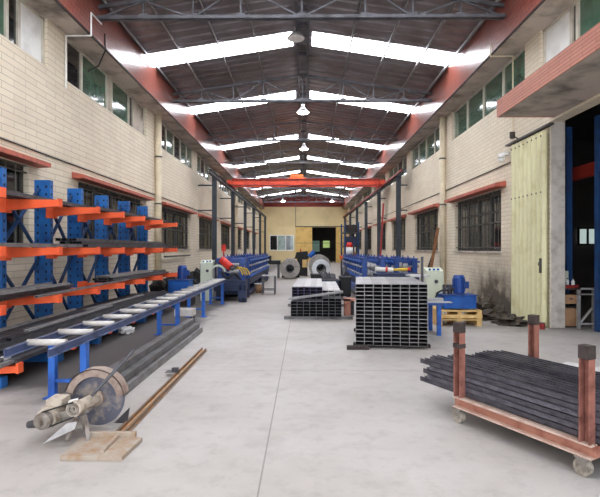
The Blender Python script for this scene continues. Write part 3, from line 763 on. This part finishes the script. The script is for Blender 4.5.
B().cyl((.3,27.9,1.1),(.6,27.9,1.42),.14).build('blue_motor','tank_blue',t)
B().box(-.1,.17,27.95,28.05,.5,.95).build('yellow_panel','wood_pale',t)
B().cyl((-.2,28.3,1.38),(-.2,28.3,1.58),.04).build('stud','red',t)
t = thing('feed_table',(-1.9,26.3,0),'dark feed table between the left machine and the grey coil','table')
B().box(-2.7,-1.3,25.9,26.7,.75,.95).box(-2.3,-1.8,25.9,26.5,.95,1.2).build('table_body','black',t)
for x in (-2.6,-1.4):
    for y in (26,26.6): B().box(x-.05,x+.05,y-.05,y+.05,0,.75).build('leg','dark_steel',t)
for i,(x,y,w,d,h,lab) in enumerate([(.75,15.3,.75,.6,.62,'dark green low steel bin behind the small tube pile'),(1.32,15.6,.35,.6,.7,'dark bin beside the blue machine, right of the low green bin'),(.62,18.6,.7,.5,.62,'black low machine base before the bright coil')]):
    t = thing('steel_bin',(x,y,0),lab,'bin','dark bins in the middle of the hall')
    m = ['green_dark','black','black'][i]
    B().box(x-w/2,x+w/2,y-d/2,y-d/2+.03,.1,h).box(x-w/2,x+w/2,y+d/2-.03,y+d/2,.1,h).box(x-w/2,x-w/2+.03,y-d/2,y+d/2,.1,h).box(x+w/2-.03,x+w/2,y-d/2,y+d/2,.1,h).box(x-w/2,x+w/2,y-d/2,y+d/2,.08,.12).build('bin_body','machine_dark_blue' if i==0 else m,t)
    B().box(x-w/2-.02,x+w/2+.02,y-d/2-.02,y-d/2+.03,h-.02,h+.02).build('rim','dark_steel',t)
    f = B()
    for sx in (-1,1):
        for sy in (-1,1): f.box(x+sx*(w/2-.06)-.04,x+sx*(w/2-.06)+.04,y+sy*(d/2-.06)-.04,y+sy*(d/2-.06)+.04,0,.09)
    f.build('feet','dark_steel',t)
    if i<2:
        tag(lump('scrap_metal',x,y,.12,w*.36,d*.36,h-.1,'dark_steel',['tangled scrap heaped in the low dark bin','scrap heaped in the bin beside the blue machine'][i],'scrap',.3,20+i),['tangled scrap heaped in the low dark bin','scrap heaped in the bin beside the blue machine'][i],'scrap')
# forklift-like mast and racks at far right
t = thing('storage_rack',(3.6,38,0),'far dark storage rack with blue uprights before the right wall','rack')
for x in (3.1,4.1):
    for y in (36.2,39.8): B().box(x-.06,x+.06,y-.06,y+.06,0,3.6).build('upright','post_blue',t)
for z in (.6,1.7,2.8): B().box(3.05,4.15,36.1,39.9,z,z+.1).build('shelf','post_steel',t)
for i,(z,m,h) in enumerate(((.7,'wood_brown',.6),(1.8,'machine_dark_blue',.7),(2.9,'burnt',.5))):
    tag(B().box(3.15,4.05,36.4,38.2,z,z+h).box(3.2,4.0,36.35,36.4,z+.05,z+h-.08).build('stored_crate',m,origin=(3.6,37,z)),('brown crate on the lowest shelf of the far dark rack','dark blue crate on the middle shelf of the far dark rack','dark crate on the top shelf of the far dark rack')[i],'crate')
t = thing('red_upright',(3.35,21.2,0),'slim red and white striped steel upright beside the right wall posts','post')
B().beam((3.3,21.2,0),(3.5,21.2,3.6),.07).build('post','rail_red',t)
B().box(3.2,3.5,21.1,21.3,0,.03).build('foot','dark_steel',t)
t = thing('red_stand',(-3.2,17.5,0),'slim red stand with small red lamp head near the left window','stand')
B().cyl((-2.95,17.6,0),(-2.95,17.6,1.55),.03,n=8).build('pole','red',t)
B().cyl((-2.95,17.6,1.5),(-2.95,17.6,1.75),.08,n=12).build('lamp_head','red',t)
B().cyl((-2.95,17.6,0),(-2.95,17.6,.03),.2,n=14).build('base','dark_steel',t)

# ------------------------------------------------------------ tall tube stack
def stack(rows, w, h, L, ox, oy, oz, rot, mat, label, group, t=.006, tone=None):
    """rows: list of (col, row, setback); local frame rotated by rot about (ox,oy)"""
    p = None; c, s = math.cos(rot), math.sin(rot)
    for (ci, ri, sb) in rows:
        lx, ly = (ci+.5)*w+J(.0015), sb+J(.012)
        x, y = ox+lx*c+ly*s, oy-lx*s+ly*c
        if p is None:
            p = prof_mesh('r', w-.004, h-.003, L, t).build('steel_tube', mat, mat2='inner_shade'); tag(p, label, 'steel tube', group)
            p.location = (x,y,oz+ri*h); p.rotation_euler = (0,0,-rot)
        else: bar(p, x, y, oz+ri*h, -rot)
stack([(c,r,0) for r in range(16) for c in range(8)], .1415, .0615, 2.0, .828, 7.72, .05, .11, 'stack_steel',
      'rectangular steel tube in the tall stack of sixteen layers on the floor','tubes in the tall stack', t=.0045)
rt = .11; cc, ss = math.cos(rt), math.sin(rt)
for ly, lab in ((.2,'dark timber bearer under the tall tube stack, near the front'),(1.6,'dark timber bearer under the tall tube stack, near the back')):
    o = B().box(-.04,1.2,-.05,.05,0,.048).build('bearer','burnt'); o.location=(.828+ly*ss,7.72+ly*cc,0); o.rotation_euler=(0,0,-rt)
    tag(o,lab,'timber','bearers under the tall stack')
for i,(lx,ly,z,L,m,lab) in enumerate([(-.17,.35,.2,.3,'rust_post','stub of a square bar sticking out left of the tall stack'),(-.1,.15,.04,.35,'burnt','dark timber end sticking out at the stack foot')]):
    if i: 
        o = B().box(0,L,-.04,.04,0,.06).build('timber_offcut',m); o.location=(.68,7.62,0); tag(o,lab,'timber')
# low tube pile
rows = [(c,r,0) for r in range(5) for c in range(8)] + [(c,5,.5) for c in range(5)] + [(c,5,.04) for c in (5,6,7)]
stack(rows, .143, .068, 3.3, -.30, 10.8, .07, .03, 'dark_steel', 'dark tube in the lower layers of the small pile','tubes in the low pile')
stack([(c,r,.5) for r in (6,7,8) for c in range(5)], .143,.068,3.1,-.30,10.8,.07,.03,'bar_purple','purplish open tube in the raised left half of the small pile','purplish tubes on the small pile')
stack([(c,r,.55) for r in (6,7) for c in (5,6,7)], .143,.068,3.1,-.30,10.8,.07,.03,'galv','pale tube in the upper right half of the small pile','pale tubes on the small pile')
stack([(c+.02,8.93,.53) for c in range(5)], .143,.02,3.1,-.30,10.8,.07-8.93*.02+.615,.03,'galv','pale flat strip covering the raised half of the small pile','pale strips on the small pile',t=.004)
for y,lab in ((10.9,'near pale timber bearer under the small tube pile'),(13.3,'far pale timber bearer under the small tube pile')):
    tag(B().box(-.45,1.1,y-.07,y+.07,0,.068).build('bearer','mid_steel',origin=(.3,y,0)),lab,'timber','bearers under the small pile')
o = B().beam((-.36,10.95,.45),(.9,11.2,.59),.08,.05).build('loose_channel','galv',origin=(.3,11,.5)); tag(o,'loose pale channel lying slantwise across the small tube pile','steel bar')
t = thing('red_rack_end',(1.02,11.2,0),'faded red steel frame between the small and the tall pile','frame')
B().box(.93,1.08,11.15,11.25,.0,.42).box(.93,1.2,11.15,11.6,.38,.42).build('frame_body','rust_frame',t)
B().box(1.1,1.2,11.5,11.6,0,.38).build('leg','dark_steel',t)

# ------------------------------------------------------------ trolley with bars
ang = math.atan2(-.44,-.898)   # local +y -> direction away (−.44,.898)
tr = thing('trolley',(1.43,4.42,0),'rusty steel trolley with four upright posts on caster wheels','trolley')
# local: y axis along long side toward the camera-right, x axis across to the back
d = Vector((.47,-.8827,0)); nrm = Vector((.8827,.47,0)); O = Vector((1.43,4.42,0)); L, Wd = 1.18, 1.03
def T(u,v,z): return O+d*u+nrm*v+Vector((0,0,z))
def rbox(b,u0,u1,v0,v1,z0,z1):
    vs=[T(u0,v0,z0),T(u1,v0,z0),T(u1,v1,z0),T(u0,v1,z0),T(u0,v0,z1),T(u1,v0,z1),T(u1,v1,z1),T(u0,v1,z1)]
    return b.add(vs,[(0,3,2,1),(4,5,6,7),(0,1,5,4),(1,2,6,5),(2,3,7,6),(3,0,4,7)])
fz = .14
b = B()
for v in (0,Wd): 
    b.slot(0); rbox(b,-.05,L+.05,v+.005,v+.015,fz,fz+.1); b.slot(1); rbox(b,-.05,L+.05,v-.04,v+.03,fz,fz+.012); rbox(b,-.05,L+.05,v-.04,v+.03,fz+.088,fz+.1); b.slot(0)
for u in (-.03,L+.03,L/2): rbox(b,u-.03,u+.03,0,Wd,fz+.01,fz+.09)
b.build('base_frame','rust_frame',tr,mat2='rim_pale')
for u in (0,L):
    for v in (0,Wd):
        top = .92
        b = B(); s = -1 if v==0 else 1
        rbox(b,u-.038,u+.038,v+.02,v+.028,fz+.1,top); rbox(b,u-.038,u-.03,v-.04,v+.02,fz+.1,top); rbox(b,u+.03,u+.038,v-.04,v+.02,fz+.1,top)
        po = b.build('post','rust_post',tr)
        b = B(); rbox(b,u-.041,u+.041,v-.043,v+.031,top-.09,top+.004)
        b.build('post_cap','burnt',po)
        if u==0 and v==0:
            b = B(); rbox(b,u-.042,u+.042,v-.044,v+.032,.69,.73); b.build('band','burnt',po)
for u in (.0,L-.02):
    for v in (0.0,Wd):
        c = T(u,v,.0); f = B()
        rbox(f,u-.05,u+.05,v-.05,v+.05,fz-.012,fz); f.add([],[])
        rbox(f,u-.045,u+.03,v-.035,v-.03,.05,fz-.01); rbox(f,u-.045,u+.03,v+.03,v+.035,.05,fz-.01)
        fo = f.build('caster_fork','saw_metal',tr)
        w = B().cyl(T(u-.01,v-.024,.06),T(u-.01,v+.024,.06),.06,n=22).cyl(T(u-.01,v-.04,.06),T(u-.01,v+.04,.06),.015,n=10)
        w.build('wheel','wheel_dusty',fo,smooth=False)
# toothed strut bars lying on the trolley
def strut_mesh(w,h,L,t=.004):
    b = B(); b.box(-w/2,w/2,0,L,0,t).box(-w/2,-w/2+t,0,L,0,h).box(w/2-t,w/2,0,L,0,h)
    b.box(-w/2,-w/2+.012,0,L,h-t,h).box(w/2-.012,w/2,0,L,h-t,h)
    return b
ra = math.atan2(-d.x, d.y)
proto = None; cnt = 0
for k in range(6):
    for i in range(14 if k<5 else 13):
        w_, h_ = .066, .044
        v = .035+.0335+i*.069; 
        if k==5 and i in (2,6,7): continue
        u = -.55+J(.03)+(.10 if k%2 else 0)+(.12*i/13)
        if proto is None:
            b = strut_mesh(w_,h_,2.6)
            for q in range(52):
                for sx in (-1,1): b.box(sx*w_/2-.0015,sx*w_/2+.0015,.02+q*.05,.045+q*.05,.012,.032)
            proto = b.build('toothed_channel','bar_dark'); tag(proto,'dark perforated channel bar lying lengthwise in the load on the rusty trolley','steel bar','bars on the trolley'); o = proto
        else:
            o = proto.copy(); C.objects.link(o)
        o.location = T(u,v,fz+.105+k*.046); o.rotation_euler=(0,0,ra+ (J(.004)))
for (u,v,z) in ((-.5,.07,.405),(-.45,.3,.43)): pass

# plastic sheet and timber behind trolley
lump('plastic_sheet',3.3,5.7,0,.42,.3,.13,'plastic_bag','crumpled white plastic sheet on the floor behind the trolley','sheet',.55,5)
tag(B().beam((2.75,5.45,.06),(3.35,5.1,.1),.14,.03).build('timber_board','wood_brown',origin=(3,5.3,.05)),'short brown board lying by the white plastic sheet','board')

# ------------------------------------------------------------ gate, pillar side things
g = thing('folding_gate',(4.85,10.5,0),'pale yellow corrugated steel gate folded open against the right wall','gate')
n = 8; y0, y1 = 9.72, 11.3
pts = []
for i in range(n):
    a = y0+(y1-y0)*i/n; wd = (y1-y0)/n
    pts += [(a,4.90),(a+wd*.35,4.90),(a+wd*.5,4.845),(a+wd*.85,4.845)]
pts.append((y1,4.90))
b = B()
for (a,xa),(c,xc) in zip(pts,pts[1:]):
    b.add([(xa,a,.03),(xc,c,.03),(xc,c,4.0),(xa,a,4.0),(xa+.012,a,.03),(xc+.012,c,.03),(xc+.012,c,4.0),(xa+.012,a,4.0)],
          [(0,1,2,3),(7,6,5,4),(3,2,6,7),(0,4,5,1)])
b.slot(1); bo = b
for z in (3.9,2.75): 
    for i in range(n): bo.cyl((4.83,y0+(y1-y0)*(i+.67)/n,z),(4.85,y0+(y1-y0)*(i+.67)/n,z),.018,n=8)
b.build('corrugated_leaf','gate_yellow',g,mat2='frame_dark')
B().box(4.8,4.845,9.82,9.85,1.1,1.4).box(4.79,4.83,9.8,9.87,1.25,1.32).build('handle','frame_dark',g)
for z in (.8,1.0): pass
tag(B().box(4.84,4.94,9.52,11.6,4.05,4.09).build('gate_track','frame_dark',origin=(4.87,10.5,4.04)),'dark sliding track above the yellow folding gate','track')
t = thing('drawer_shelf',(5.4,9.9,0),'dark shelf with brown drawer and carton beside the concrete pillar','shelf')
B().box(5.24,5.56,9.76,10.05,.76,.8).box(5.24,5.56,9.76,10.05,.0,.03).box(5.24,5.26,9.76,10.05,0,.8).box(5.54,5.56,9.76,10.05,0,.8).box(5.24,5.56,9.76,10.05,.4,.42).build('shelf_body','burnt',t)
dr = B().box(5.265,5.535,9.75,10.0,.48,.66).build('drawer','cardboard',t)
B().box(5.37,5.43,9.735,9.75,.57,.6).build('handle','dark_steel',dr)
tag(B().box(5.265,5.535,9.78,10.02,.03,.36).prism([(5.27,.36),(5.53,.36),(5.5,.39),(5.3,.385)],1,9.79,10.0).build('carton','cardboard',origin=(5.4,9.9,.03)),'brown cardboard carton on the bottom of the dark shelf','carton')
tag(B().box(5.24,5.56,9.75,10.04,.8,.82).box(5.24,5.56,9.75,9.765,.82,.86).box(5.24,5.25,9.75,10.04,.82,.86).box(5.55,5.56,9.75,10.04,.82,.86).build('red_tray','rail_red',origin=(5.4,9.9,.8)),'shallow red tray on top of the dark shelf','tray')
for i,(x,y,h,r,lab) in enumerate([(5.31,9.9,.24,.035,'tall pale bottle in the red tray, left'),(5.39,9.87,.18,.03,'short white bottle in the red tray, middle'),(5.5,9.86,.16,.032,'white bottle in the red tray, right')]):
    t = thing('bottle',(x,y,.82),lab,'bottle','bottles in the red tray')
    B().cyl((x,y,.82),(x,y,.82+h*.7),r,n=12).cyl((x,y,.82+h*.7),(x,y,.82+h*.85),r,r*.4,n=12).build('bottle_body','white',t,smooth=True)
    B().cyl((x,y,.82+h*.85),(x,y,.82+h),r*.45,n=10).build('cap','dark_steel' if i==1 else 'galv_light',t)
tag(B().box(5.3,5.46,9.95,10.0,.82,1.14).build('white_panel','cabinet_cream',origin=(5.38,9.97,.82),bevel=.01),'upright pale board behind the bottles in the red tray','board')
t = thing('trestle',(5.62,9.6,0),'white painted steel frame with diagonal brace next to the shelf','trestle')
B().box(5.44,5.49,9.57,9.63,0,.82).box(5.74,5.79,9.57,9.63,0,.82).build('leg','galv_light',t)
B().box(5.44,5.79,9.57,9.63,.78,.82).box(5.44,5.79,9.57,9.63,.68,.7).box(5.44,5.79,9.58,9.62,.08,.12).build('rail','galv_light',t)
B().beam((5.49,9.6,.12),(5.74,9.6,.42),.035).build('diagonal_brace','galv_light',t)
d3 = sroot('door_3',(5.67,9.3,0))
B().box(5.62,5.78,9.22,9.34,0,4.15).build('door_post','post_blue',d3)
# leaning timbers, debris
for i,(a,c,m,lab) in enumerate([((4.5,17.6,.03),(4.82,17.3,2.35),'wood_brown','dark brown timber leaning on the right wall beside the drain pipe'),((4.35,17.9,.03),(4.8,17.5,1.7),'burnt','shorter dark timber leaning behind the longer one by the drain pipe')]):
    tag(B().beam(a,c,.1,.05).build('leaning_timber',m,origin=a),lab,'timber')
for i,(x,y,rx,ry,rz,lab) in enumerate([(4.1,10.95,.36,.28,.12,'dark dirty heap of shavings against the right wall, beside the pallet'),(4.42,11.6,.3,.45,.24,'tallest dark heap against the right wall below the sooty stain'),(4.38,10.25,.32,.32,.11,'dark heap of sweepings at the foot of the yellow gate')]):
    lump('debris_heap',x,y,0,rx,ry,rz,'debris',lab,'debris heap',.6,9+i)
t = thing('fire_bucket',(4.72,9.55,0),'small red can on the floor at the foot of the concrete pillar','can')
B().cyl((4.72,9.55,0),(4.72,9.55,.12),.05,n=12).build('can_body','rail_red',t); B().cyl((4.72,9.55,.12),(4.72,9.55,.135),.053,n=12).build('lid','dark_steel',t)
# dark clutter at the left wall
for i,(x,y,rx,ry,rz,lab) in enumerate([(-4.1,14.3,.5,.5,.5,'black bundle on the floor behind the rack end'),(-3.9,16.6,.5,.4,.55,'black covered heap by the left wall beyond the hydraulic tank'),(-3.7,18.4,.3,.4,.7,'black covered heap between cream cabinet and left wall')]):
    lump('covered_heap',x,y,0,rx,ry,rz,'rubber',lab,'heap',.4,30+i)
tag(B().box(-4.95,-4.85,16.9,20.5,1.28,1.34).build('wall_rail','frame_dark',origin=(-4.9,18,1.28)),'dark horizontal rail on the left wall under the window by the pipe','rail')

# ------------------------------------------------------------ cut-off saw
sw = thing('cutoff_saw',(-1.75,4.0,0),'dusty chop saw with big abrasive disc, motor and belt on a steel plate','saw')
B().prism([(-1.84,3.6),(-1.37,3.6),(-1.34,3.97),(-1.86,3.97)],2,0,.035).build('base_plate','rusty_plate',sw,bevel=.004)
B().box(-1.8,-1.4,3.97,4.0,.035,.075).box(-1.56,-1.53,3.66,3.97,.035,.06).build('fence','rusty_plate',sw)
dc = (-1.86,4.3,.262)
B().cyl((dc[0],4.295,dc[2]),(dc[0],4.303,dc[2]),.25,n=56).build('abrasive_disc','disc_grey',sw)
gd = B().ring((dc[0],4.24,dc[2]),(dc[0],4.36,dc[2]),.268,.26,n=30,a0=.15,a1=PI*.92)
gd.ring((dc[0],4.355,dc[2]),(dc[0],4.362,dc[2]),.266,.05,n=30,a0=.15,a1=PI*.92)
gd.ring((dc[0],4.24,dc[2]),(dc[0],4.246,dc[2]),.268,.2,n=30,a0=.15,a1=PI*.92)
gd.build('disc_guard','guard',sw)
B().cyl((dc[0],4.26,dc[2]),(dc[0],4.294,dc[2]),.07,n=20).build('flange','guard',sw)
B().cyl((dc[0]-.03,3.98,dc[2]+.015),(dc[0],4.27,dc[2]),.052,n=20).cyl((dc[0]-.035,3.93,dc[2]+.017),(dc[0]-.03,3.98,dc[2]+.015),.066,n=24).build('spindle_housing','saw_dust',sw)
B().ring((dc[0]-.036,3.915,dc[2]+.018),(dc[0]-.035,3.93,dc[2]+.017),.048,.03,n=20).cyl((dc[0]-.037,3.905,dc[2]+.018),(dc[0]-.035,3.93,dc[2]+.018),.016).build('spindle_pulley','saw_metal',sw)
mt = (-2.12,3.9,.2)
m = B().cyl((mt[0],3.92,mt[2]),(mt[0]-.0,4.22,mt[2]+.01),.085,n=24).cyl((mt[0],4.22,mt[2]+.01),(mt[0],4.27,mt[2]+.01),.08,.05,n=24)
for k in range(14):
    a = 2*PI*k/14; e = (math.cos(a)*.088, math.sin(a)*.088)
    m.beam((mt[0]+e[0],3.96,mt[2]+e[1]),(mt[0]+e[0],4.2,mt[2]+.01+e[1]),.01,.014)
m.box(mt[0]-.03,mt[0]+.1,3.98,4.14,mt[2]+.08,mt[2]+.14)
m.build('motor','saw_dust',sw)
B().cyl((mt[0],3.86,mt[2]),(mt[0],3.915,mt[2]),.068,n=24).cyl((mt[0],3.84,mt[2]),(mt[0],3.86,mt[2]),.05,.064,n=24).cyl((mt[0],3.81,mt[2]),(mt[0],3.85,mt[2]),.02).build('motor_pulley','saw_metal',sw)
B().cyl((mt[0]-.085,3.93,mt[2]-.04),(mt[0]-.15,3.93,mt[2]-.05),.035,.028).build('cable_gland','dark_steel',sw)
B().beam((mt[0]-.01,3.89,mt[2]+.068),(dc[0]-.036,3.92,dc[2]+.075),.022,.008).beam((mt[0]+.01,3.89,mt[2]-.066),(dc[0]-.03,3.92,dc[2]-.045),.022,.008).build('drive_belt','rubber',sw)
B().beam((mt[0]-.02,4.06,mt[2]-.075),(dc[0]+.03,4.1,dc[2]-.03),.12,.03).beam((mt[0]+.05,3.97,mt[2]+.01),(dc[0]-.02,4.0,dc[2]-.02),.03,.05).build('pivot_arm','saw_metal',sw)
B().prism([(-2.1,.03),(-1.84,.15),(-1.82,.21),(-1.9,.2)],1,3.83,3.845).build('belt_guard_plate','galv',sw)
B().prism([(-1.97,.26),(-1.9,.29),(-1.87,.36),(-1.95,.34)],1,3.96,3.97).build('bracket_plate','white',sw)
B().beam((-1.8,4.0,.03),(-1.86,4.02,.2),.05,.03).beam((-1.76,3.9,.03),(-1.82,4.0,.13),.03,.025).beam((-1.93,3.9,.035),(-1.9,4.0,.18),.03,.03).build('pivot_stand','saw_metal',sw)
B().cyl((-1.83,4.12,.33),(-1.51,4.25,.70),.014,n=10).build('lever_handle','dark_steel',sw)
B().prism([(-1.72,.02),(-1.6,.02),(-1.58,.16),(-1.62,.12)],1,4.33,4.345).build('rest_plate','dark_steel',sw)
# guide track
gt = thing('guide_track',(-1.5,5.7,0),'long thin rusty guide track on the floor leading away from the saw','track')
B().box(-1.615,-1.595,3.98,7.55,0,.04).box(-1.635,-1.595,3.98,7.55,0,.006).build('angle_rail','track',gt)
B().box(-1.55,-1.53,3.98,7.5,0,.04).box(-1.55,-1.51,3.98,7.5,0,.006).build('angle_rail','track',gt)
B().box(-1.595,-1.55,3.98,7.5,0,.012).build('rusty_strip','rust_orange',gt)
B().box(-1.74,-1.58,6.0,6.12,.045,.05).box(-1.66,-1.58,6.0,6.06,.05,.1).build('stop_block','dark_steel',gt)

# ------------------------------------------------------------ light & camera
w = bpy.data.worlds.new('world'); bpy.context.scene.world = w; w.use_nodes = True
nt = w.node_tree; bg = nt.nodes['Background']; bg.inputs[0].default_value = (.86,.93,1,1); bg.inputs[1].default_value = 2.2
cam = bpy.data.cameras.new('camera'); co = bpy.data.objects.new('camera', cam); C.objects.link(co)
co.location = (0,0,1.6); co.rotation_euler = (math.radians(90), 0, math.radians(.48))
cam.sensor_width = 36; cam.lens = 28.8; cam.clip_end = 200
sc = bpy.context.scene; sc.camera = co
sc.view_settings.view_transform = 'Standard'; sc.view_settings.look = 'None'
sc.view_settings.exposure = 0.9; sc.view_settings.gamma = 1
